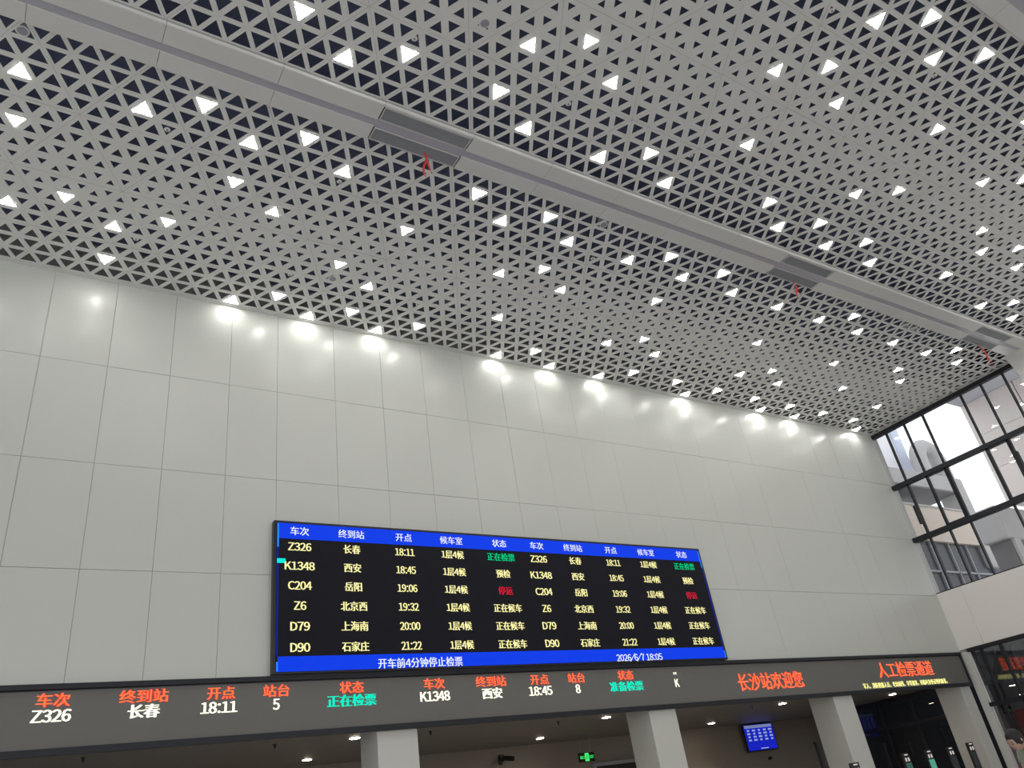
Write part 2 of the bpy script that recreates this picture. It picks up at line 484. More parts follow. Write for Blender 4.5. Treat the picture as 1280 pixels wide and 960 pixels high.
rows2 = [(2, 3, 1), (2, 3, 0), (2, 2, 1), (2, 2, 0), (2, 1, 1), (2, 1, 0), (2, 0, 1), (2, 0, 0)]
for rows, txt, grp in ((rows1, 'out from the white wall', 'triangular lamps between wall and beam'),
                       (rows2, 'above the long beam', 'triangular lamps above the long beam')):
    for ri, key in enumerate(rows):
        bay, band, typ = key
        base, h, mid_ = BAY[bay]
        lm[(bay, typ)] = lamp_meshes(bay, typ, lamp_scale(base + band * 4 * h + h * (4 / 3 if typ == 0 else 8 / 3), mid_))
        for k, idx in enumerate(sorted(LAMPS[key])):
            y = base + band * 4 * h + h * (4 / 3 if typ == 0 else 8 / 3)
            o = empty('ceiling_lamp', (X0 + HS * idx, y, ZC))
            tag(o, 'lit triangular lamp, %s from left in the %s lamp row %s' % (ORD[k], ORD[ri], txt), 'lamp', grp)
            link('diffuser', lm[(bay, typ)][0], None, o)
            link('housing', lm[(bay, typ)][1], None, o)

# ================================================================== ceiling devices
sp = [(-0.84, 7.46, 'top left, beside the long beam'), (4.11, 4.95, 'above the long beam, near the top edge'), (4.15, 10.58, 'between wall and beam, above the departure board'),
      (7.98, 7.45, 'touching the long beam, mid picture'), (17.13, 7.47, 'beside the beam, left one of the close pair'), (17.52, 7.47, 'beside the beam, right one of the close pair')]
for (x, y, w) in sp:
    o = empty('ceiling_speaker', (x, y, ZC))
    tag(o, 'small round white ceiling speaker ' + w, 'speaker', 'round ceiling speakers')
    MB().cyl((0, 0, 0.0), (0, 0, 0.12), 0.075, 0.085, 20).build('body', M_white, o)
    MB().cyl((0, 0, -0.008), (0, 0, 0.0), 0.052, 0.06, 20).build('grille_cover', M_fr2, o)
rows_s = {2.70: [8.31, 10.78], 5.54: [3.39, 5.86, 8.31], 8.29: [0.93, 3.41, 8.36], 10.73: [0.93, 3.42, 5.91], 9.63: [8.12], 4.98: [12.54]}
rn = {2.70: 'uppermost row', 5.54: 'row just above the long beam', 8.29: 'row just below the long beam', 10.73: 'row nearest the white wall', 9.63: 'middle of the lower ceiling bay', 4.98: 'right part of the upper ceiling bay'}
for y, xx in rows_s.items():
    for k, x in enumerate(xx):
        o = empty('sprinkler', (x, y, ZC))
        lab = 'small white sprinkler head in a ceiling hole, %s' % rn[y]
        if len(xx) > 1: lab = 'small white sprinkler head in a hole, %s from left, %s' % (ORD[k], rn[y])
        tag(o, lab, 'sprinkler', 'sprinkler heads in the ceiling holes')
        MB().cyl((0, 0, 0.02), (0, 0, 0.16), 0.016, None, 8).build('pipe', M_fr2, o)
        MB().cyl((0, 0, 0.0), (0, 0, 0.012), 0.042, 0.034, 12).build('rosette', M_white, o)
        MB().cyl((0, 0, -0.02), (0, 0, 0.0), 0.012, None, 8).build('bulb', M_fr2, o)

# red streamers tied to the beam grilles
for (x, y, L, lab) in ((4.33, 7.19, 0.52, 'red streamer hanging from the first air grille'), (12.80, 7.25, 0.42, 'thin red streamer hanging from the middle air grille'),
                       (19.90, 7.22, 0.62, 'red streamer with two tails hanging from the far right air grille')):
    o = empty('red_streamer', (x, y, ZC - 0.055)); tag(o, lab, 'streamer', 'red streamers under the beam')
    for t in range(2):
        b = MB(); px_ = 0.0 + t * 0.03; pz = 0.0; n = 9
        LL = L * (1 - 0.22 * t)
        pts = []
        for i in range(n + 1):
            f = i / n
            pts.append((px_ + 0.03 * math.sin(f * 7 + t * 2) + (0.14 * f if x > 15 else 0.03 * f * (1 if t else -1)), 0.02 * math.sin(f * 9 + t), -f * LL))
        for i, p in enumerate(pts):
            w = 0.016
            a = 0.6 * math.sin(i * 0.9 + t)
            b.v += [(p[0] - w * math.cos(a), p[1] - w * math.sin(a), p[2]), (p[0] + w * math.cos(a), p[1] + w * math.sin(a), p[2])]
            if i: b.f.append((2 * i - 2, 2 * i - 1, 2 * i + 1, 2 * i))
        q = b.build('tail', M_red_cloth, o, fix=False)
        s = q.modifiers.new('s', 'SOLIDIFY'); s.thickness = 0.004

# ================================================================== TEXT
def emis(name, c, s): return mat(name, (0.005, 0.005, 0.005), 0.8, spec=0.1, emit=c, es=s)
E_yel = emis('led_pale_yellow', (1.0, 0.93, 0.42), 1.1)
E_wht = emis('led_white', (0.88, 0.94, 1.0), 1.0)
E_grn = emis('led_green', (0.0, 0.75, 0.28), 0.85)
E_red = emis('led_red', (0.85, 0.015, 0.05), 0.85)
E_blue = emis('led_blue_band', (0.002, 0.048, 0.85), 0.95)
E_blue2 = emis('led_blue_edge', (0.004, 0.03, 0.42), 0.5)
E_cyan = emis('led_cyan_block', (0.0, 0.85, 0.70), 1.0)
E_lblu = emis('led_light_blue', (0.02, 0.25, 1.0), 1.0)
E_sred = emis('strip_red', (1.0, 0.045, 0.02), 1.2)
E_core = emis('strip_orange_core', (1.0, 0.17, 0.06), 1.4)  # laid over widened red letters, which paint in the glow around the LEDs
E_swht = emis('strip_warm_white', (1.0, 0.95, 0.72), 1.6)
E_syel = emis('strip_yellow', (1.0, 0.95, 0.32), 1.4)
E_sgrn = emis('strip_green', (0.0, 0.85, 0.55), 1.1)
M_led = mat('led_face_black', (0.012, 0.012, 0.018), 0.7, spec=0.15)
M_strip = mat('led_strip_face', (0.155, 0.148, 0.136), 0.6, noise=0.05, nscale=6)
M_bezel = mat('board_bezel', (0.010, 0.010, 0.016), 0.35)

GL = {}
def glyph(ch):
    if ch in GL: return GL[ch]
    c2 = chr(ord(ch) + 0xFEE0) if 33 <= ord(ch) <= 126 else ch      # full-width forms share the CJK face
    cu = bpy.data.curves.new('t', 'FONT'); cu.body = c2; cu.size = 1.0; cu.resolution_u = 2
    ob = bpy.data.objects.new('t', cu); COL.objects.link(ob)
    dg = bpy.context.evaluated_depsgraph_get(); dg.update()
    me = bpy.data.meshes.new_from_object(ob.evaluated_get(dg))
    bpy.data.objects.remove(ob); bpy.data.curves.remove(cu)
    vs = [(v.co.x, v.co.y) for v in me.vertices]; fs = [tuple(p.vertices) for p in me.polygons]
    bpy.data.meshes.remove(me)
    if ord(ch) < 128 and vs:
        m_ = (min(v[0] for v in vs) + max(v[0] for v in vs)) / 2
        vs = [(v[0] - m_, v[1]) for v in vs]
    else: vs = [(v[0] - 0.5, v[1]) for v in vs]
    GL[ch] = (vs, fs)
    return GL[ch]
def text(body, x, z, w, h, y, m, parent, bold=0.0, name='lettering'):
    V, F = [], []; cur = 0.0
    for ch in body:
        adv = 1.0 if ord(ch) > 127 else (0.5 if ch == '/' else 0.34 if ch in ':' else 0.3 if ch == ' ' else 0.64 if ch.isalpha() else 0.58)
        if ch != ' ':
            vs, fs = glyph(ch)
            for dx in ((-bold, 0.0, bold) if bold else (0.0,)):
                n = len(V)
                V += [(v[0] + cur + adv / 2 + dx, v[1]) for v in vs]
                F += [tuple(n + q for q in f) for f in fs]
        cur += adv
    x0, x1 = min(v[0] for v in V), max(v[0] for v in V); z0, z1 = min(v[1] for v in V), max(v[1] for v in V)
    sx = w / (x1 - x0); sz = h / (z1 - z0)
    return link(name, mesh([(x + (v[0] - (x0 + x1) / 2) * sx, y, z + (v[1] - (z0 + z1) / 2) * sz) for v in V], F), m, parent)

# --- departure board
YB = 11.87
bd = empty('departure_board', (0, 0, 0))
tag(bd, 'wide black LED departure board with blue header on the white wall', 'display board')
bevel(MB().box(3.535, 13.03, YB + 0.004, YW - 0.004, 4.075, 6.47).build('cabinet', M_bezel, bd), 0.01)
MB().box(3.575, 12.99, YB - 0.002, YB + 0.004, 4.10, 6.43).build('led_face', M_led, bd)
Yt = YB - 0.006; Yb = YB - 0.004
MB().box(3.61, 12.955, Yb, YB - 0.002, 6.165, 6.425).build('header_band', E_blue, bd)
MB().box(3.61, 12.955, Yb, YB - 0.002, 4.105, 4.325).build('footer_band', E_blue, bd)
for x0 in (3.578, 12.95):
    MB().box(x0, x0 + 0.03, Yb, YB - 0.002, 4.33, 6.16).build('edge_stripe', E_blue2, bd)
MB().box(3.585, 3.612, Yt, Yb, 6.02, 6.42).build('module_glitch', E_lblu, bd)
MB().box(3.585, 3.612, Yt, Yb, 4.11, 4.25).build('module_glitch', E_lblu, bd)
MB().box(12.95, 12.975, Yt, Yb, 6.02, 6.40).build('module_glitch', E_lblu, bd)
MB().box(12.95, 12.975, Yt, Yb, 4.11, 4.25).build('module_glitch', E_lblu, bd)
MB().box(3.585, 3.72, Yt, Yb, 5.755, 5.83).build('module_glitch', E_cyan, bd)
cols = [[3.95, 4.835, 5.80, 6.74, 7.76], [8.61, 9.48, 10.45, 11.40, 12.43]]
heads = ['车次', '终到站', '开点', '候车室', '状态']
hw = [.31, .46, .31, .46, .31]
dat = [('Z326', '长春', '18:11', '1层4候', '正在检票', E_grn), ('K1348', '西安', '18:45', '1层4候', '预检', E_yel),
       ('C204', '岳阳', '19:06', '1层4候', '停运', E_red), ('Z6', '北京西', '19:32', '1层4候', '正在候车', E_yel),
       ('D79', '上海南', '20:00', '1层4候', '正在候车', E_yel), ('D90', '石家庄', '21:22', '1层4候', '正在候车', E_yel)]
def lat_w(s): return {4: .385, 5: .49, 3: .31, 2: .20}[len(s)]
for c in cols:
    for k, hd in enumerate(heads): text(hd, c[k], 6.30, hw[k], 0.145, Yt, E_wht, bd, 0.014, 'header_lettering')
    for r, row in enumerate(dat):
        z = 6.035 - r * 0.3165
        text(row[0], c[0], z, lat_w(row[0]), 0.135, Yt, E_yel, bd, 0.034)
        text(row[1], c[1], z, 0.30 if len(row[1]) == 2 else 0.455, 0.150, Yt, E_yel, bd, 0.034)
        text(row[2], c[2], z, 0.37, 0.130, Yt, E_yel, bd, 0.034)
        text(row[3], c[3], z, 0.46, 0.150, Yt, E_yel, bd, 0.034)
        text(row[4], c[4], z, 0.60 if len(row[4]) == 4 else 0.31, 0.150, Yt, row[5], bd, 0.034)
text('开车前4分钟停止检票', 5.955, 4.185, 1.52, 0.155, Yt, E_wht, bd, 0.022, 'footer_lettering')
text('2026/6/7 18:05', 10.62, 4.165, 1.16, 0.155, Yt, E_wht, bd, 0.022, 'footer_lettering')

# --- long LED strip
YS = 11.985
st = empty('led_strip', (0, 0, 0))
tag(st, 'long grey LED message strip beneath the white wall', 'display board')
MB().box(-4.0, 21.93, YS + 0.006, YW + 0.015, 3.235, 4.035).build('cabinet', M_bezel, st)
MB().box(-4.0, 21.88, YS, YS + 0.006, 3.30, 3.985).build('led_face', M_strip, st)
MB().box(-4.0, 21.95, YS - 0.05, YS + 0.02, 4.0, 4.066).build('top_edge', M_dark, st)
MB().box(-4.0, 21.95, YS - 0.035, YS + 0.02, 3.215, 3.30).build('bottom_edge', M_dark, st)
MB().box(21.88, 21.95, YS - 0.035, YS + 0.02, 3.30, 4.0).build('end_edge', M_dark, st)
ys_ = YS - 0.003
S = [('车次', .78, 3.875, .39, E_sred), ('Z326', .78, 3.685, .45, E_swht), ('终到站', 1.85, 3.875, .62, E_sred), ('长春', 1.86, 3.685, .40, E_swht),
     ('开点', 2.85, 3.87, .39, E_sred), ('18:11', 2.83, 3.68, .50, E_swht), ('站台', 3.63, 3.87, .39, E_sred), ('5', 3.63, 3.68, .10, E_swht),
     ('状态', 4.79, 3.87, .40, E_sred), ('正在检票', 4.79, 3.68, .80, E_sgrn), ('车次', 6.21, 3.87, .39, E_sred), ('K1348', 6.21, 3.675, .54, E_swht),
     ('终到站', 7.29, 3.865, .61, E_sred), ('西安', 7.29, 3.675, .40, E_swht), ('开点', 8.29, 3.86, .40, E_sred), ('18:45', 8.28, 3.67, .50, E_swht),
     ('站台', 9.10, 3.86, .39, E_sred), ('8', 9.10, 3.67, .11, E_swht), ('状态', 10.27, 3.87, .39, E_sred), ('准备检票', 10.25, 3.67, .82, E_sgrn),
     ('K', 11.54, 3.68, .11, E_swht)]
for (t, x, z, w, m) in S:
    asc = all(ord(ch) < 128 for ch in t)
    if m is E_sred: text(t, x, z, w * 0.985, 0.168, ys_ - 0.002, E_core, st, 0.008, 'lettering_core')
    text(t, x, z, w, 0.150 if asc else 0.172, ys_, m, st, 0.04 if asc else 0.055)
text('"', 11.54, 3.86, .08, .045, ys_, E_swht, st, 0.02)
text('长沙站欢迎您', 14.28, 3.62, 2.08, 0.35, ys_, E_sred, st, 0.045)
text('长沙站欢迎您', 14.28, 3.62, 2.06, 0.345, ys_ - .002, E_core, st, 0.006, 'lettering_core')
text('人工检票通道', 19.28, 3.72, 2.31, 0.355, ys_ - .002, E_core, st, 0.006, 'lettering_core')
text('人工检票通道', 19.28, 3.72, 2.33, 0.36, ys_, E_sred, st, 0.045)
yl = text('军人、消防救援人员、老幼病残、孕等旅客，持临时身份证明的旅客。', 19.12, 3.385, 3.5, 0.125, ys_, E_syel, st, 0.03)
yl['kind'] = 'stuff'

# ================================================================== SOFFIT FITTINGS
dl = [(5.57, 13.88), (5.58, 16.40), (11.10, 16.38), (11.08, 13.80), (16.85, 16.55), (16.62, 13.82), (21.0, 13.70)]
dn = ['left of the first pillar, near the LED strip', 'left of the first pillar, deeper in', 'above the green exit sign, deeper in', 'between exit sign and second pillar, near the strip',
      'right of the second pillar, deeper in', 'above the blue screen, near the strip', 'beneath the red ticket channel text']
for (x, y), n in zip(dl, dn):
    o = empty('downlight', (x, y, 3.4)); tag(o, 'warm round downlight in the low soffit ' + n, 'lamp', 'downlights in the low soffit')
    MB().cyl((0, 0, -0.012), (0, 0, 0.0), 0.10, 0.105, 20).build('ring', M_white, o)
    MB().cyl((0, 0, -0.02), (0, 0, -0.013), 0.085, None, 20).build('lens', M_warm, o)
    ld = bpy.data.lights.new('downlight_beam', 'SPOT'); ld.energy = 60; ld.color = (1.0, 0.78, 0.56); ld.spot_size = math.radians(120); ld.spot_blend = 0.8
    ld.shadow_soft_size = 0.08
    l = bpy.data.objects.new('light', ld); COL.objects.link(l); l.parent = o; l.location = (0, 0, -0.04)
for k, (x, y, w) in enumerate([(1.38, 13.75, 'below the Z326 text'), (4.2, 13.92, 'between the two left texts'), (7.02, 13.86, 'right of the first pillar'), (9.94, 13.93, 'left of the second pillar'), (15.55, 13.83, 'above the blue screen')]):
    o = empty('soffit_sprinkler', (x, y, 3.4)); tag(o, 'tiny dark sprinkler on the low soffit ' + w, 'sprinkler', 'sprinklers on the low soffit')
    MB().cyl((0, 0, -0.01), (0, 0, 0), 0.035, None, 10).build('rosette', M_black, o)
    MB().cyl((0, 0, -0.07), (0, 0, -0.01), 0.012, 0.02, 8).build('head', M_black, o)

# exit sign hanging on rods
ex = empty('exit_sign', (12.43, 16.5, 3.4)); tag(ex, 'small green lit exit sign hanging left of the second pillar', 'sign')
MB().box(-0.23, 0.23, -0.02, 0.02, -0.60, -0.40).build('box', M_black, ex)
for q in (-0.15, 0.15): MB().cyl((q, 0, -0.4), (q, 0, 0), 0.006, None, 6).build('rod', M_fr2, ex)
E_exit = emis('exit_green', (0.05, 0.95, 0.18), 1.3)
MB().box(-0.055, 0.055, -0.024, -0.02, -0.585, -0.415).build('pictogram_plate', E_exit, ex)
pm = MB().cyl((0.005, -0.027, -0.45), (0.005, -0.025, -0.45), 0.014, None, 10)
pm.bar((0.0, -0.026, -0.468), (-0.012, -0.026, -0.515), 0.02, 0.002, (0, 1, 0)).bar((-0.012, -0.026, -0.515), (0.03, -0.026, -0.545), 0.014, 0.002, (0, 1, 0))
pm.bar((-0.012, -0.026, -0.515), (-0.035, -0.026, -0.56), 0.014, 0.002, (0, 1, 0)).bar((-0.004, -0.026, -0.475), (0.035, -0.026, -0.49), 0.010, 0.002, (0, 1, 0))
pm.build('running_figure', M_black, ex)
text('出口', -0.14, -0.50, 0.12, 0.07, -0.024, E_exit, ex, 0.03)
text('EXIT', 0.14, -0.50, 0.12, 0.06, -0.024, E_exit, ex, 0.03)

# wall mounted blue information screen
tv = empty('information_screen', (19.6, 17.42, 3.01)); tag(tv, 'blue timetable screen on the beige wall under the LED strip', 'screen')
bevel(MB().box(-0.66, 0.62, 0, 0.06, -0.38, 0.36).build('casing', M_black, tv), 0.008)
E_tv = emis('screen_blue', (0.01, 0.02, 0.62), 0.8); E_tvt = emis('screen_text', (0.5, 0.6, 1.0), 0.6); E_tvh = emis('screen_header', (0.35, 0.42, 0.75), 0.5)
MB().box(-0.63, 0.59, -0.004, 0.0, -0.35, 0.33).build('screen', E_tv, tv)
MB().box(-0.60, 0.56, -0.006, -0.004, 0.24, 0.32).build('screen_header', E_tvh, tv)
for r in range(4):
    for c in range(5):
        w = (0.10, 0.13, 0.09, 0.12, 0.15)[(c + r) % 5]
        x = -0.48 + c * 0.235
        MB().box(x - w / 2, x + w / 2, -0.006, -0.004, 0.155 - r * 0.085, 0.20 - r * 0.085).build('screen_line', E_tvt, tv)
MB().box(-0.12, 0.2, -0.006, -0.004, -0.325, -0.30).build('screen_line', E_tvt, tv)
MB().box(-0.1, 0.1, 0.06, 0.17, -0.1, 0.1).build('bracket', M_black, tv)

# camera cluster on the beige wall
cc = empty('security_camera', (10.7, 17.5, 3.08)); tag(cc, 'dark double security camera high on the beige wall left of the exit sign', 'camera')
MB().box(-0.05, 0.05, 0.0, 0.1, 0.0, 0.16).build('bracket', M_black, cc)
MB().cyl((-0.08, -0.02, 0.05), (-0.20, -0.22, -0.04), 0.055, None, 12).build('camera_body', M_black, cc)
MB().cyl((0.05, -0.02, 0.07), (0.16, -0.24, 0.02), 0.055, None, 12).build('camera_body', M_black, cc)
MB().bar((-0.10, 0, 0.08), (0.08, 0, 0.09), 0.03, 0.03).build('arm', M_black, cc)

wf = empty('wall_knob', (19.9, 17.55, 2.42)); tag(wf, 'small black fitting on the beige wall right of the blue screen', 'camera')
MB().cyl((0, 0.05, 0), (0, -0.02, 0), 0.05, 0.04, 12).build('base', M_black, wf)
MB().cyl((0, -0.04, -0.03), (0, -0.02, 0.03), 0.03, 0.035, 10).build('head', M_black, wf)

# ================================================================== TICKET GATES (only the tops reach into view)
E_gs = emis('gate_screen_green', (0.10, 0.42, 0.30), 0.8); E_gw = emis('gate_icon', (0.8, 0.72, 0.68), 0.75); E_gd = emis('gate_screen_dim', (0.08, 0.20, 0.17), 0.5)
M_gd = mat('gate_screen_off', (0.05, 0.055, 0.055), 0.3)
def gate(x, y, zt, scr, lab):
    g = empty('ticket_gate', (x, y, 0)); tag(g, lab, 'ticket gate', 'ticket gates under the LED strip')
    bevel(MB().box(-0.14, 0.14, -0.1, 1.3, 0, 1.0).build('cabinet', M_fr2, g), 0.03)
    bevel(MB().box(-0.06, 0.06, 0.03, 0.11, 1.0, zt - 0.6).build('stem', M_black, g), 0.01)
    bevel(MB().box(-0.125, 0.125, 0, 0.06, zt - 0.62, zt).build('reader', M_black, g), 0.012)
    MB().box(-0.06, 0.06, -0.004, 0.0, zt - 0.05, zt - 0.025).build('header_icon', E_gw, g)
    for q in (-0.05, 0.05): MB().box(q - 0.026, q + 0.026, -0.004, 0.0, zt - 0.17, zt - 0.095).build('status_icon', E_gw, g)
    MB().box(-0.105, 0.105, -0.004, 0.0, zt - 0.56, zt - 0.20).build('screen', scr, g)
    MB().box(0.14, 0.42, 0.5, 0.515, 0.25, 1.25).build('flap', M_glass, g)
    return g
gate(14.29, 10.60, 1.835, M_gd, 'ticket gate with dark reader in front of the third pillar')
gate(17.80, 11.82, 1.90, E_gd, 'ticket gate with dim green screen, first right of third pillar')
gate(18.70, 11.82, 1.90, E_gs, 'ticket gate with the bright green screen')
gate(19.60, 11.82, 1.90, M_gd, 'ticket gate with unlit screen, right of the bright green one')
gate(20.50, 11.82, 1.93, M_gd, 'ticket gate with unlit screen next to the last pillar')
for (x, y, zt, lab) in ((15.06, 11.95, 2.30, 'tall thin dark post left of the third pillar'), (19.68, 13.6, 2.18, 'first dark post right of the third pillar'), (20.77, 13.6, 2.14, 'dark post behind the dim green ticket gate')):
    o = empty('barrier_post', (x, y, 0)); tag(o, lab, 'post', 'dark posts among the gates')
    MB().box(-0.035, 0.035, -0.03, 0.03, 0.02, zt).build('shaft', M_dark, o)
    MB().cyl((0, 0, 0), (0, 0, 0.02), 0.18, None, 20).build('base', M_dark, o)
    MB().box(-0.05, 0.05, -0.04, 0.04, zt, zt + 0.05).build('cap', M_dark, o)

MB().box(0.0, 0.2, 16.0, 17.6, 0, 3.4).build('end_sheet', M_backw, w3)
# red advert standing outside behind the glass, steel tree strut
ad = empty('advertising_panel', (23.0, 11.2, 0)); tag(ad, 'red rounded advertising panel behind the dark glass at the right edge', 'sign')
pts = []
for k in range(9):
    t = math.pi / 2 * k / 8
    pts.append((0.45 + 0.25 * math.sin(t), 2.27 + 0.25 * math.cos(t)))
poly = [(0.70, 1.0)] + pts[::-1] + [(-1.2, 2.52), (-1.2, 1.0)]
MB().prism(poly, 0, -0.04, 0.04).build('panel', mat('advert_red', (0.5, 0.03, 0.04), 0.5, emit=(0.6, 0.03, 0.05), es=0.35), ad)
MB().box(-0.05, -0.042, -1.0, 0.35, 2.42, 2.45).build('white_line', M_white, ad)
for q in (-0.9, 0.5): MB().cyl((0, q, 0), (0, q, 1.0), 0.03, None, 8).build('leg', M_dark, ad)
sc = empty('steel_strut', (22.6, 11.6, 0)); tag(sc, 'dark forked steel strut behind the glass by the strip end', 'strut')
MB().cyl((0.0, 0.1, 0), (0.0, 0.1, 3.35), 0.12, None, 12).build('trunk', M_dark, sc)
MB().bar((0, 0.1, 3.2), (0, -0.72, 4.3), 0.22, 0.22, (1, 0, 0)).build('branch', M_dark, sc)
MB().bar((0, 0.05, 3.5), (0, 0.75, 3.95), 0.07, 0.07, (1, 0, 0)).build('branch', M_dark, sc)
MB().bar((0, -0.1, 3.4), (0, -3.5, 3.3), 0.07, 0.07, (1, 0, 0)).build('tie_rod', M_dark, sc)

# ================================================================== PERSON at the lower right
def person(loc, rz):
    hair_m = mat('black_hair', (0.012, 0.011, 0.011), 0.6)
    skin = mat('skin', (0.50, 0.32, 0.24), 0.5, noise=0.04, nscale=20)
    tee = mat('sage_tee', (0.33, 0.36, 0.27), 0.8, noise=0.05, nscale=8)
    trou = mat('dark_trousers', (0.03, 0.03, 0.035), 0.8)
    g = empty('person', loc, rz)
    tag(g, 'dark-haired person in a sage green tee at the lower right corner', 'person')
    J = {'pel': (0, 0, .98), 'spi': (0, .0, 1.14), 'che': (0, 0, 1.34), 'nek': (0, -.05, 1.485), 'nk2': (0, -.14, 1.51),
         'shl': (-.17, 0, 1.45), 'ell': (-.25, .0, 1.16), 'wrl': (-.25, -.10, .92), 'hal': (-.25, -.13, .84),
         'shr': (.17, 0, 1.45), 'elr': (.25, 0, 1.16), 'wrr': (.25, -.10, .92), 'har': (.25, -.13, .84),
         'hil': (-.09, 0, .93), 'knl': (-.10, -.01, .51), 'anl': (-.11, .02, .09), 'tol': (-.12, -.14, .045),
         'hir': (.09, 0, .93), 'knr': (.10, -.01, .51), 'anr': (.11, .02, .09), 'tor': (.12, -.14, .045)}
    R = {'pel': .145, 'spi': .135, 'che': .155, 'nek': .075, 'nk2': .055, 'shl': .075, 'ell': .045, 'wrl': .030, 'hal': .032, 'shr': .075, 'elr': .045,
         'wrr': .030, 'har': .032, 'hil': .10, 'knl': .062, 'anl': .042, 'tol': .035, 'hir': .10, 'knr': .062, 'anr': .042, 'tor': .035}
    def skinned(names, edges, name, m, grow=0.0, root='pel', sub=2):
        me = bpy.data.meshes.new(name)
        me.from_pydata([J[n] for n in names], [(names.index(a), names.index(b)) for a, b in edges], [])
        o = link(name, me, None, g)
        sk = o.modifiers.new('k', 'SKIN')
        for i, n in enumerate(names):
            r = R[n] + grow
            me.skin_vertices[0].data[i].radius = (r, r * (0.72 if n in ('pel', 'spi', 'che') else 1.0))
            me.skin_vertices[0].data[i].use_root = (n == root)
        s = o.modifiers.new('s', 'SUBSURF'); s.levels = sub; s.render_levels = sub
        sk.use_smooth_shade = True
        me.materials.append(m)
        return o
    E_ = [('pel', 'spi'), ('spi', 'che'), ('che', 'nek'), ('nek', 'nk2'), ('che', 'shl'), ('shl', 'ell'), ('ell', 'wrl'), ('wrl', 'hal'),
          ('che', 'shr'), ('shr', 'elr'), ('elr', 'wrr'), ('wrr', 'har'), ('pel', 'hil'), ('hil', 'knl'), ('knl', 'anl'), ('anl', 'tol'),
          ('pel', 'hir'), ('hir', 'knr'), ('knr', 'anr'), ('anr', 'tor')]
    skinned(list(J), E_, 'body', skin)
    # fingers
    for sgn, hn in ((-1, 'hal'), (1, 'har')):
        hx, hy, hz = J[hn]
        for k in range(5):
            a = (k - 1.5) * 0.018
            Lf = (.07, .078, .074, .06, .05)[k]
            nm = 'finger'
            if k == 4: pts = [(hx - sgn * .02, hy - .03, hz + .02), (hx - sgn * .045, hy - .045, hz - .005), (hx - sgn * .05, hy - .05, hz - .03)]
            else: pts = [(hx, hy + a, hz - .02), (hx - sgn * .004, hy + a * 1.1, hz - .02 - Lf * .55), (hx - sgn * .018, hy + a * 1.1, hz - .02 - Lf)]
            me = bpy.data.meshes.new(nm); me.from_pydata(pts, [(0, 1), (1, 2)], [])
            o = link(nm, me, skin, g); o.modifiers.new('k', 'SKIN')
            for i in range(3): me.skin_vertices[0].data[i].radius = (.009 - i * .001,) * 2
            s = o.modifiers.new('s', 'SUBSURF'); s.levels = 1
    J['slv'] = (-.225, 0, 1.25); R['slv'] = .06; J['srv'] = (.225, 0, 1.25); R['srv'] = .06
    J['hem'] = (0, 0, .93); R['hem'] = .155; J['nkt'] = (0, -.045, 1.485); R['nkt'] = .075
    skinned(['hem', 'pel', 'spi', 'che', 'nkt', 'shl', 'slv', 'shr', 'srv'],
            [('hem', 'pel'), ('pel', 'spi'), ('spi', 'che'), ('che', 'nkt'), ('che', 'shl'), ('shl', 'slv'), ('che', 'shr'), ('shr', 'srv')], 'tee_shirt', tee, 0.014)
    skinned(['pel', 'hil', 'knl', 'anl', 'hir', 'knr', 'anr'], [('pel', 'hil'), ('hil', 'knl'), ('knl', 'anl'), ('pel', 'hir'), ('hir', 'knr'), ('knr', 'anr')], 'trousers', trou, 0.014)
    # head: shaped ellipsoid with brow, nose, chin
    HC = (0, -.19, 1.54); PIT = Matrix.Rotation(math.radians(28), 3, 'X')
    def ell(name, m, c, r, fn=None, seg=24, rng=16):
        bm = bmesh.new(); bmesh.ops.create_uvsphere(bm, u_segments=seg, v_segments=rng, radius=1)
        for v in bm.verts:
            p = v.co.copy()
            if fn: p = fn(p)
            q = Vector((c[0] + p.x * r[0], c[1] - .175 + p.y * r[1], c[2] - .17 + p.z * r[2])) - Vector(HC)
            v.co = Vector(HC) + PIT @ q
        me = bpy.data.meshes.new(name); bm.to_mesh(me); bm.free()
        for p in me.polygons: p.use_smooth = True
        return link(name, me, m, g)
    def headf(p):
        if p.z < 0: p.x *= 1 - 0.28 * (-p.z); 
        if p.z < -.2 and p.y < 0: p.y *= 1.06
        if p.y < -.7 and abs(p.x) < .2 and -.35 < p.z < .1: p.y -= .16 * (1 - abs(p.x) / .2)
        return p
    hc = (0, -.015, 1.71)
    ell('head', skin, hc, (.078, .10, .118), headf)
    def hairf(p):
        if p.y < -.72 and p.z < .3: p = Vector((p.x * .9, -.66, max(p.z, .0)))
        if p.z < -.8: p.z = -.8
        p += Vector((math.sin(p.z * 23) * .012, 0, math.sin(p.x * 19 + p.y * 13) * .025))
        return p
    ell('hair', hair_m, (0, -.005, 1.735), (.088, .108, .112), hairf)
    for s in (-1, 1):
        ell('ear', skin, (s * .08, .0, 1.70), (.010, .015, .025), None, 10, 8)
        ell('eye', mat('eye', (.02, .015, .01), .2), (s * .03, -.108, 1.715), (.011, .006, .006), None, 10, 8)
        ell('eyebrow', hair_m, (s * .03, -.110, 1.738), (.018, .005, .004), None, 10, 6)
    ell('mouth', mat('lips', (.4, .14, .12), .5), (0, -.112, 1.645), (.024, .006, .007), None, 12, 8)
    for s in (-1, 1):
        ell('shoe', trou, (s * .115, -.06, .045), (.05, .13, .045), None, 14, 10)
    return g
pr = person((12.62, 6.42, 0), math.radians(-112)); pr.scale = (1.12, 1.12, 1.12)

